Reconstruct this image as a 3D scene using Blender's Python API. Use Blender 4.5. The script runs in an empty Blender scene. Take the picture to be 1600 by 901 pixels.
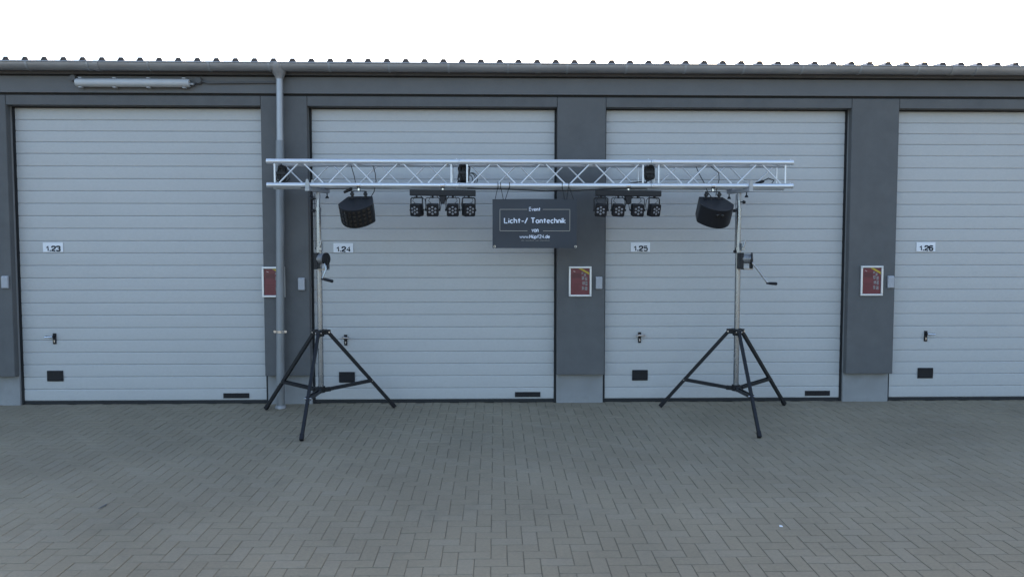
import bpy, bmesh, math, random
from mathutils import Vector, Matrix
random.seed(7)
R = math.radians
SC = bpy.context.scene
COL = SC.collection

# ------------------------------------------------------------------ camera, sky, sun, exposure
SLOPE = 0.025                                  # the yard falls away from the garages
cam = bpy.data.cameras.new('camera'); cam_o = bpy.data.objects.new('camera', cam); COL.objects.link(cam_o)
cam_o.location = (0.0, -8.38, 1.774)
cam_o.rotation_euler = (R(90) - math.atan(60 / 1150), 0, -R(1.25))
cam.sensor_width = 36.0; cam.lens = 1150 * 36 / 1600
cam.clip_start = 0.05; cam.clip_end = 2000
SC.camera = cam_o

SUN_EL, SUN_AZ = 24.0, 28.0                    # behind the building, a little to the right (azimuth from +Y towards +X)
w = bpy.data.worlds.new('World'); SC.world = w; w.use_nodes = True
nt = w.node_tree; nt.nodes.clear()
sky = nt.nodes.new('ShaderNodeTexSky'); sky.sky_type = 'NISHITA'; sky.sun_disc = False
sky.sun_elevation = R(SUN_EL); sky.sun_rotation = R(SUN_AZ); sky.air_density = 1.0; sky.dust_density = 3.0; sky.ozone_density = 1.0
bg = nt.nodes.new('ShaderNodeBackground'); bg.inputs['Strength'].default_value = 0.15
wo = nt.nodes.new('ShaderNodeOutputWorld')
nt.links.new(sky.outputs[0], bg.inputs[0]); nt.links.new(bg.outputs[0], wo.inputs[0])
sl = bpy.data.lights.new('sun', 'SUN'); sl.energy = 2.5; sl.angle = R(0.5); sl.color = (1, .95, .88)
so = bpy.data.objects.new('sun', sl); COL.objects.link(so)
sd = Vector((math.sin(R(SUN_AZ)) * math.cos(R(SUN_EL)), math.cos(R(SUN_AZ)) * math.cos(R(SUN_EL)), math.sin(R(SUN_EL))))
so.rotation_euler = (-sd).to_track_quat('-Z', 'Y').to_euler(); so.location = (6, 14, 12)
SC.view_settings.view_transform = 'Standard'; SC.view_settings.look = 'None'
SC.view_settings.gamma = 1.0; SC.view_settings.use_curve_mapping = False
SC.view_settings.exposure = 1.72
SC.render.engine = 'CYCLES'
SC.render.resolution_x = 1024; SC.render.resolution_y = 576

# ------------------------------------------------------------------ materials
def mat(name, col, rough=.6, metal=0., noise=0., nscale=6., bump=0., bscale=60., spec=.5, rvar=0., stretch=None, dirt=None):
    m = bpy.data.materials.new(name); m.use_nodes = True
    n = m.node_tree.nodes; L = m.node_tree.links
    b = n['Principled BSDF']
    b.inputs['Base Color'].default_value = (*col, 1); b.inputs['Roughness'].default_value = rough
    b.inputs['Metallic'].default_value = metal; b.inputs['Specular IOR Level'].default_value = spec
    tc = n.new('ShaderNodeTexCoord')
    geo = n.new('ShaderNodeNewGeometry')
    vec = geo.outputs['Position']
    if stretch:
        mp = n.new('ShaderNodeMapping'); mp.inputs['Scale'].default_value = stretch
        L.new(vec, mp.inputs[0]); vec = mp.outputs[0]
    if noise:
        t = n.new('ShaderNodeTexNoise'); t.inputs['Scale'].default_value = nscale; t.inputs['Detail'].default_value = 6
        t.inputs['Roughness'].default_value = .65
        L.new(vec, t.inputs['Vector'])
        r = n.new('ShaderNodeMapRange'); r.inputs[1].default_value = .25; r.inputs[2].default_value = .75
        r.inputs[3].default_value = 1 - noise; r.inputs[4].default_value = 1 + noise
        L.new(t.outputs['Fac'], r.inputs[0])
        mx = n.new('ShaderNodeVectorMath'); mx.operation = 'SCALE'
        mx.inputs[0].default_value = col; L.new(r.outputs[0], mx.inputs['Scale'])
        out = mx.outputs[0]
        if dirt:
            t2 = n.new('ShaderNodeTexNoise'); t2.inputs['Scale'].default_value = dirt[1]; t2.inputs['Detail'].default_value = 8
            L.new(geo.outputs['Position'], t2.inputs['Vector'])
            r2 = n.new('ShaderNodeMapRange'); r2.inputs[1].default_value = .52; r2.inputs[2].default_value = .75
            r2.inputs[3].default_value = 0; r2.inputs[4].default_value = dirt[2]
            L.new(t2.outputs['Fac'], r2.inputs[0])
            mm = n.new('ShaderNodeMix'); mm.data_type = 'RGBA'
            L.new(r2.outputs[0], mm.inputs[0]); L.new(out, mm.inputs[6]); mm.inputs[7].default_value = (*dirt[0], 1)
            out = mm.outputs[2]
        L.new(out, b.inputs['Base Color'])
        if rvar:
            r3 = n.new('ShaderNodeMapRange'); r3.inputs[1].default_value = .3; r3.inputs[2].default_value = .7
            r3.inputs[3].default_value = rough - rvar; r3.inputs[4].default_value = rough + rvar
            L.new(t.outputs['Fac'], r3.inputs[0]); L.new(r3.outputs[0], b.inputs['Roughness'])
    if bump:
        t = n.new('ShaderNodeTexNoise'); t.inputs['Scale'].default_value = bscale; t.inputs['Detail'].default_value = 4
        L.new(vec, t.inputs['Vector'])
        bp = n.new('ShaderNodeBump'); bp.inputs['Strength'].default_value = bump; bp.inputs['Distance'].default_value = .004
        L.new(t.outputs['Fac'], bp.inputs['Height']); L.new(bp.outputs[0], b.inputs['Normal'])
    return m

M = {}
M['door'] = mat('door_enamel', (.432, .438, .440), .42, 0, .05, 30, .5, 90, stretch=(1, 1, 2), rvar=.06, dirt=((.36, .36, .36), 1.1, .22))
M['render_grey'] = mat('anthracite_render', (.113, .115, .118), .8, 0, .12, 5, .6, 260, spec=.3, dirt=((.138, .138, .138), 1.6, .6))
M['fascia'] = mat('fascia_grey', (.130, .133, .138), .7, 0, .08, 3, .2, 200, spec=.3)
M['eave'] = mat('eave_board', (.09, .092, .098), .7, 0, .1, 4)
M['plinth'] = mat('plinth_render', (.27, .275, .28), .85, 0, .14, 6, .6, 220, spec=.3, dirt=((.17, .17, .165), 3, .6))
M['seal'] = mat('rubber_seal', (.012, .013, .015), .7)
M['zinc'] = mat('weathered_zinc', (.30, .30, .31), .5, .5, .16, 5, .15, 40, stretch=(.6, 1, 2), rvar=.1)
M['pipe'] = mat('galvanised_pipe', (.33, .345, .37), .42, .5, .18, 7, .1, 40, stretch=(1, 1, .5), rvar=.1)
M['lowpipe'] = mat('old_zinc_pipe', (.215, .225, .235), .5, .35, .16, 7, .1, 40, stretch=(1, 1, .5), rvar=.1)
M['roof'] = mat('roof_sheet', (.33, .32, .33), .5, .2, .12, 6)
M['roofend'] = mat('roof_foam', (.095, .082, .082), .8)
M['core'] = mat('masonry', (.14, .14, .145), .9, 0, .1, 4)
M['alu'] = mat('aluminium_tube', (.68, .70, .73), .44, .72, .04, 9, 0, rvar=.08, stretch=(.5, 2, 2))
M['chrome'] = mat('zinc_plated_tube', (.31, .335, .37), .27, .95, .03, 8, 0, rvar=.06, stretch=(2, 2, .5))
M['black'] = mat('black_powder_coat', (.014, .015, .018), .45, 0, .2, 9, spec=.28)
M['plastic'] = mat('black_plastic', (.012, .012, .015), .5, spec=.28)
M['cable'] = mat('black_cable', (.012, .012, .013), .55)
M['lens'] = mat('led_lens', (.20, .20, .215), .2, 0, .1, 90)
M['lens_tint'] = mat('amber_lens', (.022, .019, .017), .2, 0, .5, 25, spec=.35)
M['steel'] = mat('bright_steel', (.62, .63, .65), .22, 1)
M['white'] = mat('white_plate', (.72, .74, .78), .45, 0, .03, 20)
M['ink'] = mat('dark_ink', (.012, .016, .024), .6, spec=.2)
M['frame'] = mat('anodised_frame', (.62, .64, .66), .35, .5, .04, 9)
M['keybox'] = mat('light_grey_plastic', (.36, .37, .40), .5, 0, .08, 30)
M['red'] = mat('poster_red', (.135, .024, .038), .25, 0, .12, 14)
M['darkred'] = mat('poster_dark_red', (.085, .016, .028), .25)
M['yellow'] = mat('poster_yellow', (.45, .33, .03), .25)
M['photo'] = mat('poster_pictures', (.19, .17, .185), .25, 0, .9, 75)
M['paper'] = mat('poster_pale_print', (.55, .42, .42), .3)
M['lamp'] = mat('lamp_diffuser', (.43, .445, .46), .4, 0, .06, 8)
M['lampbase'] = mat('lamp_housing', (.40, .41, .43), .5)
M['text'] = mat('banner_white_print', (.66, .70, .80), .5)
M['tan'] = mat('banner_frame_print', (.33, .31, .28), .5)
M['rope'] = mat('black_cord', (.01, .01, .012), .8)

# mesh banner: woven PVC, a little of what is behind it shows through the holes
m = mat('banner_mesh', (.030, .036, .048), .55, 0, .15, 4, 0); M['banner'] = m
n = m.node_tree.nodes; L = m.node_tree.links
tr = n.new('ShaderNodeBsdfTransparent'); ms = n.new('ShaderNodeMixShader'); ms.inputs[0].default_value = .16
L.new(n['Principled BSDF'].outputs[0], ms.inputs[1]); L.new(tr.outputs[0], ms.inputs[2]); L.new(ms.outputs[0], n['Material Output'].inputs[0])

# concrete pavers: tone of each stone differs
m = mat('concrete_paver', (.2, .2, .195), .85, 0, 0, 6, .5, 180, spec=.35); M['paver'] = m
n = m.node_tree.nodes; L = m.node_tree.links; b = n['Principled BSDF']
oi = n.new('ShaderNodeObjectInfo'); g = n.new('ShaderNodeNewGeometry')
ad = n.new('ShaderNodeMath'); ad.operation = 'ADD'; L.new(oi.outputs['Random'], ad.inputs[0]); L.new(g.outputs['Random Per Island'], ad.inputs[1])
fr = n.new('ShaderNodeMath'); fr.operation = 'FRACT'; L.new(ad.outputs[0], fr.inputs[0])
ramp = n.new('ShaderNodeValToRGB'); e = ramp.color_ramp.elements
e[0].position = 0; e[0].color = (.247, .209, .150, 1); e[1].position = 1; e[1].color = (.262, .225, .166, 1)
e2 = ramp.color_ramp.elements.new(.5); e2.color = (.252, .214, .153, 1)
L.new(fr.outputs[0], ramp.inputs[0])
def nz(scale, lo, hi):
    t = n.new('ShaderNodeTexNoise'); t.inputs['Scale'].default_value = scale; t.inputs['Detail'].default_value = 7
    L.new(g.outputs['Position'], t.inputs['Vector'])
    r = n.new('ShaderNodeMapRange'); r.inputs[1].default_value = .3; r.inputs[2].default_value = .7
    r.inputs[3].default_value = lo; r.inputs[4].default_value = hi; L.new(t.outputs['Fac'], r.inputs[0]); return r.outputs[0]
mu = n.new('ShaderNodeMath'); mu.operation = 'MULTIPLY'; L.new(nz(.8, .86, 1.1), mu.inputs[0]); L.new(nz(55, .93, 1.07), mu.inputs[1])
sc = n.new('ShaderNodeVectorMath'); sc.operation = 'SCALE'; L.new(ramp.outputs[0], sc.inputs[0]); L.new(mu.outputs[0], sc.inputs['Scale'])
t3 = n.new('ShaderNodeTexNoise'); t3.inputs['Scale'].default_value = 2.6; t3.inputs['Detail'].default_value = 9; t3.inputs['Roughness'].default_value = .7
L.new(g.outputs['Position'], t3.inputs['Vector'])
r3 = n.new('ShaderNodeMapRange'); r3.inputs[1].default_value = .56; r3.inputs[2].default_value = .72; r3.inputs[3].default_value = 0; r3.inputs[4].default_value = .35
L.new(t3.outputs['Fac'], r3.inputs[0])
mm = n.new('ShaderNodeMix'); mm.data_type = 'RGBA'; L.new(r3.outputs[0], mm.inputs[0]); L.new(sc.outputs[0], mm.inputs[6]); mm.inputs[7].default_value = (.15, .135, .10, 1)
L.new(mm.outputs[2], b.inputs['Base Color'])

# the yard's sheet: sandy joints between the stones, paving tone far out
m = mat('joint_sand', (.175, .150, .108), .95, 0, .3, 40, .3, 200); M['sand'] = m
m = mat('far_paving', (.2, .2, .195), .9, 0, .15, 2); M['far'] = m
n = m.node_tree.nodes; L = m.node_tree.links; b = n['Principled BSDF']
bt = n.new('ShaderNodeTexBrick'); bt.inputs['Scale'].default_value = 5; bt.inputs['Color1'].default_value = (.24, .205, .15, 1)
bt.inputs['Color2'].default_value = (.26, .223, .165, 1); bt.inputs['Mortar'].default_value = (.08, .078, .07, 1); bt.inputs['Mortar Size'].default_value = .012
tc = n.new('ShaderNodeNewGeometry'); L.new(tc.outputs['Position'], bt.inputs['Vector']); L.new(bt.outputs[0], b.inputs['Base Color'])

# ------------------------------------------------------------------ mesh helpers
class MB:
    def __init__(s): s.v = []; s.f = []; s.m = []
    def add(s, vs, fs, mi=0, mx=None):
        o = len(s.v)
        s.v += [tuple(mx @ Vector(p)) if mx else tuple(p) for p in vs]
        s.f += [[i + o for i in f] for f in fs]; s.m += [mi] * len(fs); return s
    def box(s, x0, x1, y0, y1, z0, z1, mi=0, mx=None):
        vs = [(x, y, z) for z in (z0, z1) for y in (y0, y1) for x in (x0, x1)]
        return s.add(vs, [(0, 2, 3, 1), (4, 5, 7, 6), (0, 1, 5, 4), (2, 6, 7, 3), (0, 4, 6, 2), (1, 3, 7, 5)], mi, mx)
    def prism(s, prof, x0, x1, mi=0, axis='x', mx=None, caps=True):
        k = len(prof)
        if axis == 'x': mk = lambda t, a, b: (t, a, b)
        elif axis == 'y': mk = lambda t, a, b: (a, t, b)
        else: mk = lambda t, a, b: (a, b, t)
        vs = [mk(x0, *p) for p in prof] + [mk(x1, *p) for p in prof]
        fs = [(i, (i + 1) % k, k + (i + 1) % k, k + i) for i in range(k)]
        if caps: fs += [tuple(range(k))[::-1], tuple(range(k, 2 * k))]
        return s.add(vs, fs, mi, mx)
    def tube(s, pts, r, n=10, mi=0, caps=True, flat=None, closed=False):
        pts = [Vector(p) for p in pts]
        if not isinstance(r, (list, tuple)): r = [r] * len(pts)
        vs = []; fs = []; ref = None; k = len(pts)
        for i, p in enumerate(pts):
            if closed: t = (pts[(i + 1) % k] - pts[i - 1]).normalized()
            elif i == 0: t = (pts[1] - p).normalized()
            elif i == k - 1: t = (p - pts[-2]).normalized()
            else:
                t = (pts[i + 1] - p).normalized() + (p - pts[i - 1]).normalized()
                t = t.normalized() if t.length > 1e-6 else (pts[i + 1] - p).normalized()
            if ref is None:
                ref = Vector((0, 0, 1)) if abs(t.z) < .9 else Vector((0, 1, 0))
            a = ref - t * ref.dot(t)
            if a.length < 1e-5: a = Vector((1, 0, 0)) - t * t.x
            a.normalize(); ref = a; bb = t.cross(a)
            for j in range(n):
                th = 2 * math.pi * (j + .5) / n
                q = p + (a * math.cos(th) + bb * math.sin(th)) * r[i]
                if flat: q.y = p.y + (q.y - p.y) * flat
                vs.append(q)
        for i in range(k if closed else k - 1):
            for j in range(n):
                a0 = i * n; b0 = ((i + 1) % k) * n
                fs.append((a0 + j, a0 + (j + 1) % n, b0 + (j + 1) % n, b0 + j))
        if caps and not closed:
            fs += [tuple(range(n))[::-1], tuple(range((k - 1) * n, k * n))]
        return s.add(vs, fs, mi)
    def bar(s, p, q, wd, ht=None, mi=0):               # rectangular tube p -> q
        p = Vector(p); q = Vector(q); t = (q - p).normalized(); ht = ht or wd
        a = Vector((0, 0, 1)) - t * t.z
        a = a.normalized() if a.length > 1e-4 else Vector((0, 1, 0))
        c = t.cross(a); vs = []
        for o in (p, q):
            for u, v in ((-1, -1), (1, -1), (1, 1), (-1, 1)): vs.append(o + c * u * wd / 2 + a * v * ht / 2)
        return s.add(vs, [(0, 3, 2, 1), (4, 5, 6, 7), (0, 1, 5, 4), (1, 2, 6, 5), (2, 3, 7, 6), (3, 0, 4, 7)], mi)
    def build(s, name, mats, parent=None, bevel=0, smooth=False, seg=2):
        me = bpy.data.meshes.new(name); bm = bmesh.new()
        vs = [bm.verts.new(p) for p in s.v]
        for f, mi in zip(s.f, s.m):
            try:
                ff = bm.faces.new([vs[i] for i in f]); ff.material_index = mi; ff.smooth = smooth
            except ValueError: pass
        bmesh.ops.recalc_face_normals(bm, faces=bm.faces)
        if bevel:
            ed = [e for e in bm.edges if len(e.link_faces) == 2 and e.calc_face_angle(0) > R(35)]
            bmesh.ops.bevel(bm, geom=ed, offset=bevel, segments=seg, affect='EDGES', profile=.5, clamp_overlap=True)
        bm.to_mesh(me); bm.free()
        for x in (mats if isinstance(mats, (list, tuple)) else [mats]): me.materials.append(M[x])
        if smooth: me.set_sharp_from_angle(angle=R(40))
        o = bpy.data.objects.new(name, me); COL.objects.link(o)
        if parent is not None: o.parent = parent
        return o
def thing(name, label, cat, loc=(0, 0, 0), group=None, rot=None):
    o = bpy.data.objects.new(name, None); COL.objects.link(o); o.location = loc
    if rot: o.rotation_euler = rot
    o.empty_display_size = .1
    tag(o, label, cat, group); return o
def tag(o, label, cat=None, group=None):
    o['label'] = label
    if cat: o['category'] = cat
    if group: o['group'] = group
    return o
def inst(src, parent, loc=None, rot=None, name=None):
    o = src.copy(); COL.objects.link(o); o.parent = parent
    if name: o.name = name
    if loc is not None: o.location = loc
    if rot is not None: o.rotation_euler = rot
    return o
def part(name, parent): 
    o = bpy.data.objects.new(name, None); COL.objects.link(o); o.parent = parent; o.empty_display_size = .05; return o
def arc(cx, cy, rx, ry, a0, a1, k=14):
    return [(cx + rx * math.cos(R(a0 + (a1 - a0) * i / k)), cy + ry * math.sin(R(a0 + (a1 - a0) * i / k))) for i in range(k + 1)]

# ------------------------------------------------------------------ lettering drawn as strokes
GL = {
 'E': (.52, [[(.5, 1), (0, 1), (0, 0), (.5, 0)], [(0, .52), (.42, .52)]]),
 'L': (.5, [[(0, 1), (0, 0), (.48, 0)]]), 'T': (.66, [[(0, 1), (.66, 1)], [(.33, 1), (.33, 0)]]),
 'H': (.56, [[(0, 1), (0, 0)], [(.56, 1), (.56, 0)], [(0, .52), (.56, .52)]]),
 'v': (.44, [[(0, .62), (.22, 0), (.44, .62)]]),
 'e': (.48, [[(.03, .31)] + arc(.24, .31, .22, .31, 5, 318)]),
 'n': (.42, [[(0, .62), (0, 0)], [(0, .36)] + arc(.21, .38, .21, .24, 170, 0) + [(.42, 0)]]),
 't': (.4, [[(.2, .92), (.2, 0)], [(0, .62), (.4, .62)]]),
 'i': (.04, [[(.02, .6), (.02, 0)], [(.02, .80), (.02, .92)]]),
 'c': (.44, [arc(.24, .31, .23, .31, 48, 315)]),
 'h': (.42, [[(0, 1), (0, 0)], [(0, .36)] + arc(.21, .38, .21, .24, 170, 0) + [(.42, 0)]]),
 '-': (.34, [[(0, .36), (.34, .36)]]), '/': (.42, [[(0, -.08), (.42, 1.03)]]), ' ': (.3, []),
 'o': (.5, [arc(.25, .31, .24, .31, 90, 450, 18)]),
 'k': (.44, [[(0, 1), (0, 0)], [(.4, .62), (.02, .28), (.44, 0)]]),
 'w': (.62, [[(0, .6), (.15, 0), (.31, .5), (.47, 0), (.62, .6)]]), '.': (.06, [[(.03, -.05), (.03, .09)]]),
 'a': (.46, [arc(.23, .3, .23, .3, 40, 320), [(.44, .62), (.44, 0)]]),
 'u': (.44, [[(0, .62)] + arc(.22, .24, .22, .24, 180, 360) + [(.44, .62)], [(.44, .3), (.44, 0)]]),
 'ü': (.44, [[(0, .62)] + arc(.22, .24, .22, .24, 180, 360) + [(.44, .62)], [(.44, .3), (.44, 0)], [(.1, .78), (.1, .90)], [(.34, .78), (.34, .90)]]),
 'p': (.46, [[(0, .62), (0, -.36)], arc(.22, .31, .23, .31, 165, -165)]),
 'f': (.38, [[(.4, .95), (.3, 1), (.2, .9), (.19, 0)], [(0, .58), (.36, .58)]]),
 'd': (.46, [[(.46, 1), (.46, 0)], arc(.23, .31, .23, .31, 20, 340)]),
 '2': (.52, [arc(.26, .72, .25, .27, 165, -30, 9) + [(0, 0), (.52, 0)]]),
 '4': (.54, [[(.38, 0), (.38, 1), (0, .32), (.54, .32)]]),
}
PL = {  # wide, squarish numerals of the door plates
 '1': (.55, [[(0, .68), (.4, 1), (.4, 0)]]), '.': (.16, [[(.08, -.08), (.08, .16)]]),
 '2': (.9, [[(0, .70), (.05, .93), (.2, 1), (.7, 1), (.87, .90), (.9, .72), (.8, .55), (.12, .22), (0, 0), (.9, 0)]]),
 '3': (.9, [[(0, .8), (.06, .95), (.2, 1), (.7, 1), (.86, .93), (.88, .76), (.8, .58), (.4, .53), (.8, .48), (.9, .28), (.86, .07), (.7, 0), (.2, 0), (.05, .05), (0, .2)]]),
 '4': (.95, [[(.72, 0), (.72, 1), (0, .3), (.95, .3)]]),
 '5': (.9, [[(.85, 1), (.06, 1), (.03, .56), (.2, .62), (.7, .62), (.86, .54), (.9, .32), (.86, .08), (.7, 0), (.2, 0), (.04, .06), (0, .18)]]),
 '6': (.9, [[(.86, .84), (.8, .96), (.7, 1), (.22, 1), (.05, .92), (0, .7), (0, .25), (.05, .07), (.2, 0), (.7, 0), (.86, .07), (.9, .3), (.86, .5), (.7, .57), (.2, .57), (.03, .45)]]),
}
def lettering(mb, text, cx, z0, h, width, y, r, gl=GL, gap=.2, mi=0):
    adv = sum(gl[c][0] for c in text) + gap * (len(text) - 1); sx = width / adv; x = cx - width / 2
    for c in text:
        wd, st = gl[c]
        for pl in st: mb.tube([(x + px * sx, y, z0 + pz * h) for px, pz in pl], r, 6, mi, flat=.12)
        x += (wd + gap) * sx

# ------------------------------------------------------------------ the ground: one sheet, and the stones on it
bm = MB()
ys = [600, .35, -22, -600]; zs = [-.026, -.026 + SLOPE * .35, -.026 - SLOPE * 22, -.026 - SLOPE * 22]
PX0, PX1, PY0 = -8.6, 8.8, -7.5
xs = [-600, PX0, PX1, 600]
ysm = [600, .35, PY0, -22, -600]; zof = lambda y: -.0048 + SLOPE * max(min(y, .35), -22)
vs = [(x, y, zof(y)) for y in ysm for x in xs]; fs = []; mi = []
for j in range(4):
    for i in range(3):
        fs.append((j * 4 + i, j * 4 + i + 1, (j + 1) * 4 + i + 1, (j + 1) * 4 + i)); mi.append(0 if (i == 1 and j == 1) else 1)
for f, k in zip(fs, mi): bm.add([vs[q] for q in f], [(0, 1, 2, 3)], k)
yard = bm.build('paved_yard', ['sand', 'far']); yard['kind'] = 'structure'
tag(yard, 'grey concrete block paving in herringbone pattern before the garages')

U = .1; CH = .0028; GAPJ = .0020
def paver_shape(lx, ly):
    a, b2 = lx / 2 - GAPJ, ly / 2 - GAPJ; c, d2 = a - CH, b2 - CH
    vs = [(-a, -b2, -.02), (a, -b2, -.02), (a, b2, -.02), (-a, b2, -.02), (-a, -b2, -CH), (a, -b2, -CH), (a, b2, -CH), (-a, b2, -CH),
          (-c, -d2, 0), (c, -d2, 0), (c, d2, 0), (-c, d2, 0)]
    fs = [(8, 9, 10, 11)] + [(i, (i + 1) % 4, 4 + (i + 1) % 4, 4 + i) for i in range(4)] + [(4 + i, 4 + (i + 1) % 4, 8 + (i + 1) % 4, 8 + i) for i in range(4)]
    return vs, fs
AX, AY = -.0333, -3.7917                              # a joint crossing seen near the middle of the picture
stones = []
for i in range(int((PX0 - AX) / U), int((PX1 - AX) / U)):
    for j in range(int((AY - .16) / U) - 2, int((AY - PY0) / U)):  # j grows towards the camera
        t = (i - j) % 4
        if t == 3: w_, h_, cx, cy = U, 2 * U, AX + (i + .5) * U, AY - j * U        # lower half of an upright stone
        elif t == 1: w_, h_, cx, cy = 2 * U, U, AX + (i + 1) * U, AY - (j + .5) * U
        else: continue
        if cy > .18: continue
        stones.append((w_, h_, cx, cy))
def seen(cx, cy):
    d = cy + 8.38; px = 800 + 1150 * (cx - .0218 * d) / d; return -10 < px < 1610 and cy > -4.25
vis = sorted([s for s in stones if seen(s[2], s[3])], key=lambda s: s[3])
near = set(vis[:300])
ths = math.atan(SLOPE); proto = {}
rest = MB(); cs, sn = math.cos(ths), math.sin(ths)
for s in stones:
    w_, h_, cx, cy = s; dz = random.gauss(0, .0007); ta, tb = random.gauss(0, .0035), random.gauss(0, .0035)
    if s in near:
        key = (w_, h_); rot = (ths + ta, tb, random.gauss(0, .004)); loc = (cx, cy, SLOPE * cy + dz)
        if key not in proto:
            mb = MB(); mb.add(*paver_shape(w_, h_)); o = mb.build('paver', 'paver', yard); proto[key] = o; o.location = loc; o.rotation_euler = rot
        else: inst(proto[key], yard, loc, rot)
    else:
        vs, fs = paver_shape(w_, h_); mx = Matrix.Translation((cx, cy, SLOPE * cy + dz)) @ Matrix.Rotation(ths + ta, 4, 'X') @ Matrix.Rotation(tb, 4, 'Y') @ Matrix.Rotation(random.gauss(0, .004), 4, 'Z')
        rest.add(vs, fs, 0, mx)
me = bpy.data.meshes.new('paver_field'); me.from_pydata(rest.v, [], rest.f); me.materials.append(M['paver'])
o = bpy.data.objects.new('paver_field', me); COL.objects.link(o); o.parent = yard; o['kind'] = 'stuff'

# ------------------------------------------------------------------ the row of garages
bld = thing('garage_building', 'long row of grey garages with silver sectional doors and corrugated roof', 'garage building')
OPEN = [-5.44, -2.115, 1.245, 4.60]; OW = 2.81
allopen = [-8.80] + OPEN
WX0, WX1 = -12.0, 11.0
ZL = 3.383
MB().box(WX0 + .05, WX1 - .05, .172, 6.5, -.6, 3.79).build('wall', 'core', bld)
edges = []
x = WX0
for o_ in allopen: edges.append((x, o_)); x = o_ + OW
edges.append((x, WX1))
for a, b2 in edges:
    MB().box(a, b2, .001, .085, .342, 3.490).build('pillar', 'render_grey', bld, bevel=.008)
    MB().box(a + .004, b2 - .004, .086, .171, -.3, 3.48).build('plinth', 'plinth', bld, bevel=.004)
for o_ in allopen:
    MB().box(o_ + .004, o_ + OW - .004, .004, .16, ZL, 3.490).build('lintel', 'render_grey', bld, bevel=.004)
for a, b2 in ((WX0, -2.391), (-2.389, 7.5), (7.504, WX1)):
    MB().box(a, b2, -.012, .171, 3.516, 3.697).build('fascia_band', 'fascia', bld, bevel=.004)
MB().box(WX0, WX1, .03, .17, 3.491, 3.515).build('shadow_gap', 'seal', bld)
MB().box(WX0, WX1, .012, .17, 3.698, 3.712).build('drip_gap', 'seal', bld)
MB().box(WX0, WX1, -.045, .17, 3.713, 3.835).build('eave_board', 'eave', bld, bevel=.004)

LINES = [3.239, 3.114, 2.991, 2.861, 2.720, 2.579, 2.441, 2.300, 2.159, 2.017, 1.876, 1.737, 1.596, 1.453, 1.311, 1.169, 1.027, .883, .742, .600, .459, .317, .174]
ZT, ZB = 3.372, .042
zz = [ZT] + LINES + [ZB]
def slat(h, wd):
    g_ = .0007
    prof = [(.04, g_), (.0055, g_), (.0030, g_ + .003), (.0, g_ + .009), (-.0010, h * .5), (.0, h - g_ - .009), (.0030, h - g_ - .003), (.0055, h - g_), (.04, h - g_)]
    return MB().prism(prof, 0, wd)
cache = {}
LEV = [(-.085, .0), (-.035, .05), (-.045, .06), (.0, .085)]
def door(ox, num, k):
    d = part('garage_door', bld); wd = OW - .046
    for i in range(len(zz) - 1):
        h = round(zz[i] - zz[i + 1], 3)
        if h not in cache:
            cache[h] = slat(h, wd).build('door_panel', 'door', d); o = cache[h]
        else: o = inst(cache[h], d, name='door_panel')
        o.location = (ox + .023, .125 + random.gauss(0, .0006), zz[i + 1])
    fr = MB().box(ox + .001, ox + .0215, .112, .168, .0, ZL - .001).box(ox + OW - .0215, ox + OW - .001, .112, .168, .0, ZL - .001).box(ox + .0216, ox + OW - .0216, .118, .168, ZT + .001, ZL - .001)
    fr.build('door_seal', 'seal', d)
    MB().box(ox + .022, ox + OW - .022, .121, .168, .006, ZB).build('bottom_seal', 'seal', d)
    if num is None: return d
    tag(d, f'silver ribbed garage door numbered {num}')
    px, hx, gx = [(-5.038, -5.053, -5.060), (-1.751, -1.736, -1.727), (1.672, 1.672, 1.680), (5.019, 5.046, 5.055)][k]
    zc = [1.805, 1.798, 1.807, 1.811][k]
    mb = MB().box(px - .112, px + .112, .117, .1235, zc - .053, zc + .053)
    lettering(mb, num, px + .004, zc - .040, .050, .150, .1155, .0084, PL, .34, 1)
    mb.build('number_plate', ['white', 'ink'], d)
    hz = [.768, .744, .765, .772][k]
    mb = MB().box(hx - .017, hx + .017, .112, .1235, hz - .068, hz + .055)
    mb.box(hx - .006, hx + .006, .109, .112, hz - .05, hz - .022, 1)
    mb.tube([(hx, .113, hz + .022), (hx, .074, hz + .022)], .011, 10)
    a, b2 = LEV[k]
    mb.tube([(hx + a, .070, hz + .019), (hx, .066, hz + .024), (hx + b2, .070, hz + .019)], [.008, .011, .008], 8, 1)
    mb.tube([(hx + a * .9, .078, hz + .021), (hx + b2 * .9, .078, hz + .021)], .011, 8)
    mb.build('handle', ['plastic', 'steel'], d, smooth=True)
    gz = [.332, .305, .316, .329][k]
    mb = MB().box(gx - .092, gx + .092, .112, .1235, gz - .062, gz + .062)
    o = mb.build('hand_grip', 'plastic', d, bevel=.010)
    mb = MB().box(gx - .075, gx + .075, .106, .1115, gz - .045, gz - .028).box(gx - .075, gx + .075, .106, .1115, gz + .03, gz + .045)
    mb.build('grip_rim', 'plastic', d, bevel=.002)
    sx = [-3.002, .368, 3.778, 7.15][k]
    mb = MB().box(sx - .148, sx + .148, .116, .1235, .066, .124)
    for q in range(9): mb.box(sx - .135 + q * .0305, sx - .115 + q * .0305, .1135, .1155, .074, .116)
    mb.build('vent_slot', 'plastic', d)
    return d
door(-8.80, None, 0)
for k, ox in enumerate(OPEN): door(ox, ['1.23', '1.24', '1.25', '1.26'][k], k)

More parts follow.
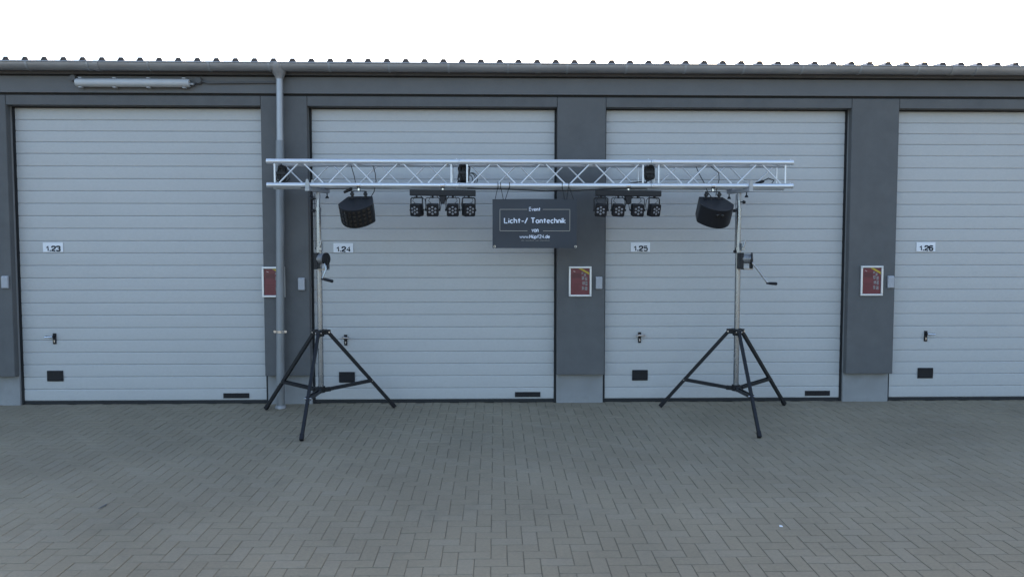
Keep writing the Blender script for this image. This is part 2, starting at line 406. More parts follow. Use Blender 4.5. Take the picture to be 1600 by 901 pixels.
# roof: trapezoidal sheets 1.035 m wide, five ribs each, rising gently to the back
roof = part('roof', bld)
RZ, RH, PIT = 3.838, .036, .207
def sheet_profile(n):
    pr = []
    for i in range(n):
        b0 = i * PIT
        pr += [(b0, 0), (b0 + .125, 0), (b0 + .146, RH), (b0 + .186, RH)]
    return pr + [(n * PIT, 0)]
pr = sheet_profile(5); Y0, Y1 = -.125, 6.7; RS = math.tan(R(3))
vs = []; fs = []
for yy in (Y0, Y1):
    for t in (0, -.0016):
        vs += [(px, yy, RZ + pz + t + (yy - Y0) * RS) for px, pz in pr]
k = len(pr)
for i in range(k - 1):
    fs += [(i, i + 1, 2 * k + i + 1, 2 * k + i), (k + i, 3 * k + i, 3 * k + i + 1, k + i + 1), (i, k + i, k + i + 1, i + 1)]
sh = MB().add(vs, fs).build('roof_sheet', 'roof', roof)
nsh = int((WX1 - WX0) / 1.035) + 1; sx0 = WX0 - .128
sh.location = (sx0, 0, 0)
for q in range(1, nsh): inst(sh, roof, (sx0 + q * 1.035, 0, random.gauss(0, .0008)))
fl = MB()
for i in range(5): fl.prism([(i * PIT + .127, RZ + .001), (i * PIT + .147, RZ + RH - .003), (i * PIT + .185, RZ + RH - .003), (i * PIT + .205, RZ + .001)], Y0 + .012, Y0 + .05, axis='y')
fo = fl.build('rib_filler', 'roofend', roof); fo.location = (sx0, 0, 0)
for q in range(1, nsh): inst(fo, roof, (sx0 + q * 1.035, 0, 0))

# gutter: half-round zinc, brackets and joints, with the downpipe
gut = part('gutter', bld)
GY, GZ, GR = -.130, 3.806, .075
prof = [(GY + GR * math.cos(R(a)), GZ + GR * math.sin(R(a))) for a in range(180, 361, 12)]
inner = [(GY + (GR - .003) * math.cos(R(a)), GZ + (GR - .003) * math.sin(R(a))) for a in range(360, 179, -12)]
for a, b2 in ((WX0, -4.34), (-4.338, .47), (.472, 5.1), (5.102, WX1)):
    mb = MB().prism(prof + inner, a, b2); mb.tube([(a, GY - GR - .002, GZ + .002), (b2, GY - GR - .002, GZ + .002)], .0085, 8)
    mb.build('gutter_length', 'zinc', gut, smooth=True)
br = MB()
bp = [(GY + (GR + .004) * math.cos(R(a)), GZ + (GR + .004) * math.sin(R(a))) for a in range(176, 340, 12)]
bi = [(GY + (GR + .001) * math.cos(R(a)), GZ + (GR + .001) * math.sin(R(a))) for a in range(332, 175, -12)]
br.prism(bp + bi, -.011, .011); bo = br.build('gutter_bracket', 'pipe', gut)
xb = WX0 + .4; first = True
while xb < WX1:
    if first: bo.location = (xb, 0, 0); first = False
    else: inst(bo, gut, (xb, 0, 0))
    xb += .652
for xj in (-4.339, .471, 5.101):
    jp = [(GY + (GR + .0055) * math.cos(R(a)), GZ + (GR + .0055) * math.sin(R(a))) for a in range(178, 352, 10)]
    ji = [(GY + (GR + .0005) * math.cos(R(a)), GZ + (GR + .0005) * math.sin(R(a))) for a in range(348, 177, -10)]
    MB().prism(jp + ji, xj - .03, xj + .03).build('gutter_joint', 'zinc', gut)
DX, DY = -2.385, -.095
dp = part('downpipe', bld)
def loft(secs, n=16):
    vs = []; fs = []
    for z, rx, ry, cx, cy in secs:
        vs += [(cx + rx * math.cos(2 * math.pi * i / n), cy + ry * math.sin(2 * math.pi * i / n), z) for i in range(n)]
    for s_ in range(len(secs) - 1):
        for i in range(n): fs.append((s_ * n + i, s_ * n + (i + 1) % n, (s_ + 1) * n + (i + 1) % n, (s_ + 1) * n + i))
    fs += [tuple(range(n))[::-1], tuple(range((len(secs) - 1) * n, len(secs) * n))]
    return MB().add(vs, fs)
loft([(3.655, .042, .042, DX, DY), (3.675, .048, .046, DX, DY), (3.725, .076, .066, DX, DY - .012), (3.775, .080, .086, DX, GY), (3.818, .078, .086, DX, GY)]).build('outlet_funnel', 'zinc', dp, smooth=True)
loft([(2.95, .0385, .0385, DX - .005, DY), (3.66, .0385, .0385, DX, DY)]).build('upper_pipe', 'pipe', dp, smooth=True)
loft([(-.004, .048, .048, DX - .047, DY), (.02, .046, .046, DX - .047, DY), (2.97, .0455, .0455, DX - .007, DY), (2.985, .043, .043, DX - .007, DY)]).build('lower_pipe', 'lowpipe', dp, smooth=True)
for zb in (.86,):
    xx = DX - .036
    mb = loft([(zb - .014, .0495, .0495, xx, DY), (zb + .014, .0495, .0495, xx, DY)])
    mb.box(xx - .074, xx - .046, DY - .01, DY + .012, zb - .013, zb + .013).box(xx + .046, xx + .074, DY - .01, DY + .012, zb - .013, zb + .013)
    mb.tube([(xx, DY, zb), (xx, .005, zb)], .006, 6)
    mb.build('pipe_clip', 'steel', dp)
loft([(-.02, .062, .062, DX - .047, DY), (.012, .062, .062, DX - .047, DY), (.03, .05, .05, DX - .047, DY)]).build('pipe_shoe', 'zinc', dp, smooth=True)

# ------------------------------------------------------------------ things fixed to the facade
t = thing('tube_lamp', 'long unlit tube lamp with grey cover under the gutter above door 1.23', 'lamp', (-4.0, 0, 3.613))
MB().prism([(-.012, -.030), (-.045, -.040), (-.045, .040), (-.012, .030)], -.615, .615).build('housing', 'lampbase', t, bevel=.006)
MB().prism([(-.046, -.046), (-.075, -.044), (-.102, -.026), (-.108, 0), (-.102, .026), (-.075, .044), (-.046, .046)], -.622, .622).build('diffuser', 'lamp', t, bevel=.010, smooth=True)
cl = None
for xx in (-.57, -.20, .17, .56):
    for s_ in (-1, 1):
        if cl is None: cl = MB().box(-.018, .018, -.085, -.035, -.005, .005).build('clip', 'lampbase', t, bevel=.002); o = cl
        else: o = inst(cl, t)
        o.location = (xx, 0, s_ * .051)
MB().tube([(.622, -.06, -.01), (.66, -.06, -.01)], .012, 8).build('cable_gland', 'lampbase', t)
for xx in (-.45, .45): MB().box(xx - .03, xx + .03, -.0125, -.0115 + .011, -.02, .02).build('mount', 'steel', t)
for nm, xx, zc in (('left', -4.665, 3.668), ('right', -3.29, 3.645)):
    t = thing('junction_box', f'small round dark junction box at the {nm} end of the tube lamp', 'junction box', (xx, -.012, zc))
    mb = MB().tube([(0, -.045, 0), (0, .0, 0)], [.034, .042], 16); mb.tube([(0, -.05, 0), (0, -.044, 0)], .030, 16)
    mb.build('box_body', 'eave', t, smooth=True)
    if nm == 'right': MB().tube([(.02, -.02, .0), (.10, -.018, -.022), (.88, -.018, -.012)], .011, 8).build('conduit', 'eave', t, smooth=True)
    MB().tube([(0, -.02, 0), (.03 if nm == 'left' else -.05, -.03, -.05), (.06 if nm == 'left' else -.09, -.05, -.055)], .008, 8).build('lead', 'cable', t, smooth=True)

FR = [(-2.512, 1.413, 'silver framed red notice half hidden behind the downpipe'), (.960, 1.416, 'silver framed red notice on the pillar between doors 1.24 and 1.25'), (4.321, 1.421, 'silver framed red notice on the pillar left of door 1.26')]
for xx, zc, lab in FR:
    t = thing('framed_notice', lab, 'framed notice', (xx, 0, zc), 'framed notices on the pillars')
    a, h = .130, .172
    f = MB()
    for x0, x1, z0, z1 in ((-a, a, h - .022, h), (-a, a, -h, -h + .022), (-a, -a + .022, -h + .0225, h - .0225), (a - .022, a, -h + .0225, h - .0225)):
        f.box(x0, x1, -.024, -.0005, z0, z1)
    f.build('frame', 'frame', t, bevel=.004)
    p = MB().box(-a + .023, a - .023, -.010, -.003, -h + .023, h - .023)
    p.box(-.090, .010, -.0112, -.0102, .045, .095, 1).box(-.090, .010, -.0112, -.0102, -.036, -.030, 1).box(-.090, .012, -.0112, -.0102, .036, .041, 1)
    p.add([(-.02, -.0114, .148), (.02, -.0114, .148), (.106, -.0114, .100), (.106, -.0114, .076)], [(0, 1, 2, 3)], 2)
    for q, (zx, zz_, ww, hh) in enumerate(((.022, .085, .020, .022), (.050, .060, .022, .030), (.024, .020, .026, .040), (.060, .010, .026, .040), (.030, -.035, .030, .035), (.066, -.045, .022, .045), (.026, -.095, .022, .040), (.058, -.100, .030, .040))):
        p.box(zx - .005, zx - .005 + ww, -.0116, -.0104, zz_, zz_ + hh, 3)
    p.add([(-.078, -.0113, .122), (-.055, -.0113, .113), (-.056, -.0113, .108), (-.079, -.0113, .117)], [(0, 1, 2, 3)], 4)
    for q in range(6): p.box(-.082, -.082 + random.uniform(.05, .085), -.0116, -.0104, -.05 - q * .013, -.0475 - q * .013, 1)
    p.build('poster', ['red', 'darkred', 'yellow', 'photo', 'paper'], t)
KB = [(-5.50, 1.413, 'pale grey key box at the left picture edge beside door 1.23'), (-2.198, 1.389, 'pale grey key box between the downpipe and door 1.24'),
      (1.175, 1.398, 'pale grey key box just right of the middle framed notice'), (4.541, 1.406, 'pale grey key box at the left edge of door 1.26')]
for xx, zc, lab in KB:
    t = thing('key_box', lab, 'key box', (xx, 0, zc), 'key boxes beside the doors')
    MB().prism([(-.0005, -.070), (-.030, -.066), (-.034, .055), (-.022, .072), (-.0005, .073)], -.037, .037).build('cover', 'keybox', t, bevel=.006)
    MB().tube([(-.018, -.0315, .058), (-.018, -.024, .06)], .005, 8).tube([(.018, -.0315, .058), (.018, -.024, .06)], .005, 8).build('screw', 'frame', t)

# ------------------------------------------------------------------ the truss
TF, TB_ = -.72, -.48                                    # front and back chords
ZTOP, ZLOW = 2.682, 2.440; CR = .026
tr = thing('lighting_truss', 'long silver square truss of welded tubes carried by both stands', 'truss', (.374, -.6, ZLOW))
ox, oy, oz = .374, -.6, ZLOW
secs = [(-2.352, -.378, 7, 0), (-.378, 1.609, 7, 0), (1.609, 3.098, 5, 1)]
chord = {}; stick = {}
def stickobj(p, q, r, par, name):
    p = Vector(p); q = Vector(q); d = q - p; key = (round(d.length, 3), r)
    if key not in stick: stick[key] = MB().tube([(0, 0, 0), (0, 0, key[0])], r, 10).build(name, 'alu', par, smooth=True); o = stick[key]
    else: o = inst(stick[key], par, name=name)
    o.location = p; o.rotation_mode = 'XYZ'; o.rotation_euler = d.to_track_quat('Z', 'Y').to_euler(); return o
for a, b2, nd, ph in secs:
    s_ = part('truss_section', tr)
    a -= ox; b2 -= ox; yf, yb = TF - oy, TB_ - oy; zt, zl = ZTOP - oz, 0.0
    for yy in (yf, yb):
        for z_ in (zt, zl):
            mb = MB().tube([(a + .002, yy, z_), (a + .05, yy, z_), (a + .052, yy, z_), (b2 - .052, yy, z_), (b2 - .05, yy, z_), (b2 - .002, yy, z_)], [CR + .0015, CR + .0015, CR, CR, CR + .0015, CR + .0015], 16)
            mb.tube([(a + .028, yy - CR - .008, z_ + .004), (a + .028, yy + CR + .008, z_ + .004)], .006, 6).tube([(b2 - .028, yy, z_ + CR + .010), (b2 - .028, yy, z_ - CR - .008)], .005, 6)
            mb.build('chord', 'alu', s_, smooth=True)
    va, vb = a + .082, b2 - .082
    for xx in (va, vb):
        for yy in (yf, yb): stickobj((xx, yy, CR), (xx, yy, zt - CR), .0105, s_, 'upright')
        for z_ in (zt, zl): stickobj((xx, yf + CR, z_), (xx, yb - CR, z_), .0105, s_, 'cross_tube')
    pit = (vb - va - .03) / nd
    for q in range(nd):
        x0 = va + .015 + q * pit + .025; x1 = va + .015 + (q + 1) * pit - .025
        up = (q + ph) % 2 == 0
        for yy, fl_ in ((yf, up), (yb, not up)):
            stickobj((x0, yy, .018 if fl_ else zt - .018), (x1, yy, zt - .018 if fl_ else .018), .0082, s_, 'brace')
        for z_, fl_ in ((zt, up), (zl, not up)):
            stickobj((x0, yf + .015 if fl_ else yb - .015, z_), (x1, yb - .015 if fl_ else yf + .015, z_), .0082, s_, 'lacing')

# ------------------------------------------------------------------ wind-up stands
def stand(cx, cy, feet, lab, crank, lean, knobs, turn):
    t = thing('wind_up_stand', lab, 'tripod stand', (cx, cy, SLOPE * cy), 'wind-up stands under the truss')
    g0 = SLOPE * cy
    lx = lambda z: lean * z                               # the mast leans a hair
    Z = lambda z: z - g0
    mast = lambda z0, z1, r, nm: MB().tube([(lx(z0), 0, Z(z0)), (lx(z1), 0, Z(z1))], r, 18).build(nm, 'chrome', t, smooth=True)
    mast(.27, 1.79, .0285, 'outer_tube'); mast(1.791, 2.205, .0255, 'middle_tube'); mast(2.206, 2.385, .0180, 'inner_tube')
    MB().tube([(lx(1.75), 0, Z(1.75)), (lx(1.80), 0, Z(1.80))], .034, 18).build('mast_collar', 'chrome', t, smooth=True)
    MB().tube([(lx(2.18), 0, Z(2.18)), (lx(2.215), 0, Z(2.215))], .029, 18).build('mast_collar', 'chrome', t, smooth=True)
    MB().tube([(lx(2.36) - .034, -.01, Z(2.36)), (lx(1.78) - .037, -.01, Z(1.78))], .0035, 6).build('lift_cable', 'cable', t)
    hub = MB().tube([(lx(.9), 0, Z(.865)), (lx(.9), 0, Z(.935))], .043, 18).tube([(lx(.9), 0, Z(.92)), (lx(.9), 0, Z(.935))], .075, 18)
    low = MB().tube([(lx(.3), 0, Z(.268)), (lx(.3), 0, Z(.335))], .042, 18)
    for fx, fy in feet:
        a = math.atan2(fy - cy, fx - cx); ca, sa = math.cos(a), math.sin(a)
        hub.bar((lx(.9) + ca * .03, sa * .03, Z(.905)), (lx(.9) + ca * .105, sa * .105, Z(.905)), .044, .05)
        low.bar((lx(.3) + ca * .03, sa * .03, Z(.295)), (lx(.3) + ca * .10, sa * .10, Z(.295)), .04, .045)
    hub.build('hub', 'black', t, bevel=.002); low.build('lower_collar', 'black', t, bevel=.002)
    for fx, fy in feet:
        fz = SLOPE * fy - g0; a = math.atan2(fy - cy, fx - cx); ca, sa = math.cos(a), math.sin(a)
        p0 = Vector((lx(.9) + ca * .085, sa * .085, Z(.905))); p1 = Vector((fx - cx, fy - cy, fz + .022))
        lg = MB().bar(p0, p1, .030, .036).build('leg', 'black', t, bevel=.003)
        d = (p1 - p0).normalized()
        MB().bar(p1 - d * .05, p1 + d * .012, .037, .043).build('rubber_foot', 'plastic', lg, bevel=.004)
        mid = p0.lerp(p1, .64); q0 = Vector((lx(.3) + ca * .08, sa * .08, Z(.295)))
        side = Vector((-sa, ca, 0)) * .0225
        bk = MB().bar(q0 + side, mid + side, .012, .030).bar(q0 - side, mid - side, .012, .030).build('leg_brace', 'black', t, bevel=.002)
        bs = Vector((-sa, ca, 0)) * .034
        MB().tube([mid + bs, mid - bs], .008, 8).build('bolt', 'steel', bk)
        bs = Vector((-sa, ca, 0)) * .032
        MB().tube([p0 + bs, p0 - bs], .009, 8).build('pivot_bolt', 'steel', lg)
    # winch
    wx, wz = lx(1.66) - .012, Z(1.66); wy = -.088
    wn = part('winch', t)
    mb = MB().box(wx - .012, wx + .028, wy - .055, wy + .05, wz - .085, wz + .085).box(wx + .028, wx + .13, wy - .05, wy + .05, wz - .092, wz - .080, 1)
    mb.box(wx + .118, wx + .130, wy - .045, wy + .045, wz - .08, wz + .02); mb.build('winch_body', ['black', 'steel'], wn, bevel=.004)
    rz = lambda p: Vector((p[0] * math.cos(R(-24)) - p[1] * math.sin(R(-24)), p[0] * math.sin(R(-24)) + p[1] * math.cos(R(-24)), p[2]))
    wc = Vector((wx + .03, wy - .005, wz + .022))
    MB().tube([wc + rz((0, 0, 0)), wc + rz((.085, 0, 0))], .047, 20).build('drum', 'chrome', wn, smooth=True)
    dr = MB()
    for q in range(9): dr.tube([wc + rz((.008 + q * .0085, .0495 * math.cos(R(v)), .0495 * math.sin(R(v)))) for v in range(0, 360, 24)], .0035, 5, closed=True)
    dr.build('wound_cable', 'zinc', wn)
    MB().tube([wc + rz((.086, 0, 0)), wc + rz((.100, 0, 0))], [.066, .064], 24).build('flange', 'black', wn, smooth=True)
    mb = MB()
    (ax, az), (bx, bz), (hx, hz) = crank
    mb.tube([(wx + .09, wy - .07, wz + .0), (wx + ax, wy - .085, wz + az), (wx + bx, wy - .095, wz + bz)], .0085, 8)
    cr = mb.build('crank_arm', 'chrome', wn, smooth=True)
    MB().tube([(wx + bx - .012, wy - .095, wz + bz + .002), (wx + bx + .012, wy - .098, wz + bz), (wx + bx + .02, wy - .098, wz + bz), (wx + hx - .01, wy - .11, wz + hz), (wx + hx, wy - .11, wz + hz)], [.010, .011, .015, .017, .011], 10).build('crank_grip', 'plastic', wn, smooth=True)
    mb = MB().box(lx(1.8) + .016, lx(1.8) + .044, -.075, -.0, Z(1.77), Z(1.845)); mb.tube([(lx(1.8) + .030, -.08, Z(1.80)), (lx(1.8) + .048, -.085, Z(1.875))], .011, 8)
    mb.build('pulley_block', ['chrome'], wn, bevel=.003)
    # truss carrier on top
    tc_ = part('truss_carrier', t); tz = Z(2.386); th = R(24) * turn; K = 1 / math.cos(R(24))
    tc_.location = (lx(2.39), 0, 0); tc_.rotation_euler = (0, 0, th)
    MB().tube([(0, 0, Z(2.30)), (0, 0, tz - .006)], .0235, 14).build('spigot', 'pipe', tc_, smooth=True)
    MB().bar((0, (TF - cy) * K - .05, tz + .008), (0, (TB_ - cy) * K + .03, tz + .008), .055, .036).build('cross_bar', 'pipe', tc_, bevel=.003)
    for yy in ((TF - cy) * K, (TB_ - cy) * K):
        for s_ in (-1, 1):
            y2 = yy + s_ * .044
            MB().prism([(-.026, tz + .027), (.026, tz + .027), (.024, tz + .07), (.012, tz + .112), (-.012, tz + .112), (-.024, tz + .07)], y2 - .003, y2 + .003, axis='y').build('jaw_plate', 'pipe', tc_)
        mb = MB().tube([(0, yy + .02, tz - .009), (0, yy + .02, tz - .055)], .006, 6); mb.tube([(0, yy + .02, tz - .040), (0, yy + .02, tz - .064)], [.012, .022], 8)
        mb.build('wing_screw', 'plastic', tc_)
    for dx, z_ in knobs:
        s_ = 1 if dx > 0 else -1
        MB().tube([(lx(z_), 0, Z(z_)), (lx(z_) + dx * .6, -.01, Z(z_)), (lx(z_) + dx * .62, -.01, Z(z_)), (lx(z_) + dx, -.012, Z(z_) - .004)], [.007, .007, .020, .014], 8).build('locking_knob', 'plastic', t, smooth=True)
    return t
stand(-1.853, -.600, [(-2.563, -.195), (-1.149, -.133), (-1.846, -1.441)], 'left wind-up tripod stand with black legs beside the downpipe',
      ((.125, -.075), (.085, -.185), (.20, -.205)), -.002, [(-.075, 2.31), (-.068, 2.185), (-.06, 1.72)], -1)
stand(2.572, -.600, [(1.869, -.155), (3.300, -.100), (2.535, -1.43)], 'right wind-up tripod stand with black legs before door 1.25',
      ((.155, -.08), (.265, -.232), (.36, -.235)), .001, [(-.07, 2.19), (.065, 2.28), (-.05, 1.76)], 1)

# ------------------------------------------------------------------ lights hanging from the truss
def coupler(t, z):                                        # half coupler round the front chord, in the thing's own space (chord at z)
    mb = MB(); 
    ring = [(0, (CR + .006) * math.cos(R(v)), z + (CR + .006) * math.sin(R(v))) for v in range(-200, 21, 20)]
    pr_ = [(p[1], p[2]) for p in ring] + [((CR + .0008) * math.cos(R(v)), z + (CR + .0008) * math.sin(R(v))) for v in range(20, -201, -20)]
    mb.prism(pr_, -.018, .018); mb.tube([(0, 0, z - CR - .005), (0, 0, z - CR - .034)], .010, 10).tube([(0, 0, z - CR - .016), (0, 0, z - CR - .028)], .018, 6)
    mb.build('coupler', 'steel', t)

def derby(cx, yaw, lab, lit):
    t = thing('effect_light', lab, 'stage light', (cx, TF, 2.155), 'curved effect lights under the truss')
    coupler(t, ZLOW - 2.155)
    zt_ = ZLOW - 2.155 - CR - .036
    mb = MB().bar((-.068, .0, zt_), (.068, .0, zt_), .035, .008)
    for s_ in (-1, 1):
        mb.bar((s_ * .068, .0, zt_ + .004), (s_ * .068, .004, zt_ - .10), .026, .010)
        mb.tube([(s_ * .068, -.026, zt_ - .030), (s_ * .068, .02, zt_ - .030)], .019, 12)
    mb.build('yoke', 'black', t, bevel=.002)
    h = .200; tilt = 28
    mx = Matrix.Translation((0, .0, .150)) @ Matrix.Rotation(R(yaw), 4, 'Z') @ Matrix.Rotation(R(tilt), 4, 'X')   # top back edge at the yoke
    arcp = [(.178 * math.sin(R(v)) / math.sin(R(54)), -.145 - .150 * (math.cos(R(v)) - math.cos(R(54))) / (1 - math.cos(R(54)))) for v in range(-54, 55, 6)]
    out = [(-.130, .055)] + [(-.178, -.12)] + arcp + [(.178, -.12), (.130, .055)]
    k = len(out)
    vs = [(x, y, -h) for x, y in out] + [(x, y, 0) for x, y in out]
    fs = [(i, (i + 1) % k, k + (i + 1) % k, k + i) for i in range(k)] + [tuple(range(k))[::-1], tuple(range(k, 2 * k))]
    MB().add(vs, fs, 0, mx).build('housing', 'black', t, bevel=.004)
    ln = MB()
    N = 8
    if lit:
        for i in range(N):
            v0 = -50 + i * 100 / N + 1.6; v1 = -50 + (i + 1) * 100 / N - 1.6
            P = lambda v, o_: (.178 * math.sin(R(v)) / math.sin(R(54)), -.145 - .150 * (math.cos(R(v)) - math.cos(R(54))) / (1 - math.cos(R(54))) - o_)
            for j in range(4):
                z0 = -h + .016 + j * .043; z1 = z0 + .036
                a, b2 = P(v0, .005), P(v1, .005); c = P((v0 + v1) / 2, .009)
                vs = [(*a, z0), (*b2, z0), (*b2, z1), (*a, z1), (*c, (z0 + z1) / 2)]
                ln.add(vs, [(0, 1, 4), (1, 2, 4), (2, 3, 4), (3, 0, 4)], 0, mx)
        ln.build('lens_grid', 'lens_tint', t)
    else:
        vs = []; fs = []
        for v in range(-50, 51, 5):
            x, y = .178 * math.sin(R(v)) / math.sin(R(54)), -.145 - .150 * (math.cos(R(v)) - math.cos(R(54))) / (1 - math.cos(R(54))) - .004
            vs += [(x, y, -h + .012), (x, y, -.012)]
        for i in range(len(vs) // 2 - 1): fs.append((2 * i, 2 * i + 2, 2 * i + 3, 2 * i + 1))
        ln.add(vs, fs, 0, mx); ln.build('front_screen', 'plastic', t, smooth=True)
        for x_ in (-.045, .005):
            mb = MB(); c = Vector((x_, -.297, -.055))
            mb.add([c + Vector((.018 * math.cos(R(q)), 0, .020 * math.sin(R(q)))) for q in range(0, 360, 30)] + [c + Vector((.010 * math.cos(R(q)), -.008, .012 * math.sin(R(q)))) for q in range(0, 360, 30)],
                   [(i, (i + 1) % 12, 12 + (i + 1) % 12, 12 + i) for i in range(12)] + [tuple(range(12, 24))], 0, mx)
            mb.build('lens', 'lens_tint', t)
    for q in range(5):
        MB().box(-.10 + q * .045, -.07 + q * .045, -.02, .03, .0, .0035, 0, mx).build('vent_rib', 'plastic', t)
    return t
derby(-1.412, -7, 'black curved effect light with a grid of amber lenses near door plate 1.24', True)
derby(2.258, 7, 'plain black curved effect light hanging beside the right stand', False)

lensproto = {}
def light_bar(cx, tilt, heads, where, side):
    t = thing('light_bar', f'black four-head light bar {where}', 'stage light', (cx, TF, 2.362), 'four-head light bars under the truss')
    coupler(t, ZLOW - 2.362 + .0)
    MB().box(-.339, .339, -.035, .035, -.030, .030).build('bar_housing', 'black', t, bevel=.004).rotation_euler = (0, R(tilt), 0)
    MB().prism([(-.040, -.031), (.040, -.031), (.024, -.075), (.018, -.112), (-.018, -.112), (-.024, -.075)], -.028, .028, axis='y').build('stand_socket', 'plastic', t, bevel=.004)
    for i, (hx, yaw, roll) in enumerate(heads):
        zc = -.175; par = part('spot_head', t); par.location = (hx, -.005, 0)
        MB().tube([(0, 0, -.030), (0, 0, -.055)], .012, 8).build('yoke_knob', 'plastic', par)
        yk = MB(); yw = .071; yr = .0075 if i in (0, 3) else .0045
        yk.tube([(-yw, 0, zc + .0), (-yw, 0, -.060), (-yw + .012, 0, -.050), (yw - .012, 0, -.050), (yw, 0, -.060), (yw, 0, zc)], yr, 6)
        for s_ in (-1, 1): yk.tube([(s_ * (yw + .010), 0, zc), (s_ * .058, 0, zc)], .012, 8)
        yk.build('yoke', 'black', par).rotation_euler = (0, 0, R(yaw))
        hd = MB().prism([(-.062, -.050), (-.054, -.064), (.054, -.064), (.062, -.050), (.060, .056), (.050, .064), (-.050, .064), (-.060, .056)], -.035, .040, axis='y')
        ho = hd.build('head_housing', 'plastic', par, bevel=.004); ho.location = (0, 0, zc); ho.rotation_euler = (R(14), R(roll), R(yaw))
        for q in range(7):
            px, pz = (0, 0) if q == 6 else (.034 * math.sin(R(60 * q)), .034 * math.cos(R(60 * q)))
            if 'l' not in lensproto: lensproto['l'] = MB().tube([(0, -.0355, 0), (0, -.040, 0), (0, -.0435, 0)], [.0125, .0115, .006], 12).build('lens', 'lens', ho, smooth=True); o = lensproto['l']
            else: o = inst(lensproto['l'], ho, name='lens')
            o.location = (px, 0, pz)
        s_ = 1 if hx < 0 else -1
        c0 = Vector((.04 * s_, .02, -.03)); x1 = random.uniform(.07, .10) * s_
        MB().tube([c0, (x1 * .9, .03, -.07), (x1, .03, -.12), (x1 * .9, .03, -.17), (.045 * s_, .035, zc - .015)], .004, 6).build('head_cable', 'cable', par, smooth=True)
        MB().tube([(-.02 * s_, .03, -.03), (-.045 * s_, .035, -.08), (-.01 * s_, .04, -.11), (.0, .04, zc + .05)], .003, 6).build('signal_cable', 'cable', par, smooth=True)
    return t
light_bar(-.548, .4, [(-.270, -28, 6), (-.105, 0, 0), (.103, 0, 0), (.268, 26, -3)], 'hanging left of the banner', 0)
light_bar(1.376, .8, [(-.285, -10, 4), (-.105, 4, 2), (.098, 5, 1), (.270, 30, -3)], 'hanging right of the banner', 1)

# hanks of spare cable hung inside the truss
def hank(cx, zc, w_, h_, lab, loops, tail):
    t = thing('cable_hank', lab, 'cable', (cx, -.60, zc), 'spare cable hung in the truss')
    mb = MB()
    for q in range(22):
        dx = random.gauss(0, w_ * .09); dy = random.uniform(-.022, .022); rw = w_ * random.choice((.06, .13, .2, .28, .36)); rh = h_ * random.uniform(.42, .5)
        tw = random.gauss(0, .16); oz_ = random.gauss(0, .008); sq = lambda c: math.copysign(abs(c) ** .6, c)
        mb.tube([(dx + rw * sq(math.cos(R(v))) + tw * rh * math.sin(R(v)), dy + .006 * math.sin(R(3 * v)), oz_ + rh * sq(math.sin(R(v)))) for v in range(0, 360, 24)], .0075, 6, closed=True)
    mb.build('coil', 'cable', t, smooth=True)
    MB().box(-w_ * .48, w_ * .48, -.035, .035, -.012, .022).build('tie_strap', 'cable', t, bevel=.006)
    MB().tube([(0, 0, h_ * .45), (0, .0, ZTOP - zc - .0)], .005, 6).build('hanging_cord', 'rope', t)
    for (rx, rz_, ax, az) in loops:
        MB().tube([(ax + rx * math.cos(R(v)), .03, az + rz_ * math.sin(R(v))) for v in range(0, 360, 20)], .0045, 6, closed=True).build('loose_loop', 'cable', t, smooth=True)
    MB().tube(tail, .0075, 7).build('cable_tail', 'cable', t, smooth=True)
hank(-2.235, 2.565, .10, .17, 'black cable hank hung inside the left end of the truss', [(.022, .035, -.055, -.01)], [(.03, -.02, -.02), (.07, -.02, .0), (.09, -.02, -.05), (.04, -.02, -.10)])
hank(-.335, 2.575, .11, .17, 'black cable hank with loose loops at the left truss joint', [(.045, .06, .075, -.055), (.03, .045, .06, -.06), (.055, .07, .085, -.06)], [(-.02, -.02, -.06), (-.07, -.02, -.10), (-.115, -.02, -.135)])
hank(1.620, 2.585, .10, .14, 'black cable hank at the right truss joint above the light bar', [(.025, .035, .0, -.09)], [(-.04, -.02, .03), (-.075, -.02, -.04), (-.07, -.02, -.13), (-.03, -.02, -.09), (.02, -.02, -.07)])

# leads running along the truss
def lead(lab, pts, r=.0055, plug=None):
    t = thing('power_lead', lab, 'cable', (pts[0][0], pts[0][1], pts[0][2]))
    o = Vector(pts[0]); MB().tube([Vector(p) - o for p in pts], r, 7).build('lead', 'cable', t, smooth=True)
    if plug:
        a, b2 = Vector(plug[0]) - o, Vector(plug[1]) - o
        MB().tube([a, a.lerp(b2, .15), a.lerp(b2, .9), b2], [.012, .017, .015, .010], 8).build('plug', 'plastic', t, smooth=True)
    return t
zl = ZLOW - .015
lead('thin black lead with plug left of the amber-lens effect light', [(-2.05, -.55, zl), (-1.8, -.58, zl - .008), (-1.56, -.63, zl - .018), (-1.50, -.66, zl - .012), (-1.46, -.62, zl + .03), (-1.49, -.56, zl + .13), (-1.53, -.50, ZTOP - .02)], .0045, ((-1.49, -.67, zl - .016), (-1.575, -.68, zl - .058)))
lead('thin black lead dropping through the truss to the amber-lens effect light', [(-1.30, -.50, ZTOP - .02), (-1.27, -.55, ZTOP - .10), (-1.25, -.62, ZLOW + .05), (-1.26, -.68, ZLOW - .06), (-1.30, -.66, ZLOW - .12)], .0045)
lead('thin black lead dropping through the truss to the plain effect light', [(2.14, -.50, ZTOP - .02), (2.16, -.55, ZTOP - .10), (2.19, -.62, ZLOW + .05), (2.22, -.67, ZLOW - .06), (2.26, -.66, ZLOW - .11)], .0045)
lead('thin black lead curving above the plain effect light to its right', [(2.30, -.50, ZTOP - .02), (2.37, -.55, ZTOP - .09), (2.36, -.60, ZTOP - .17), (2.33, -.63, ZLOW + .0), (2.31, -.66, ZLOW - .10)], .0045)
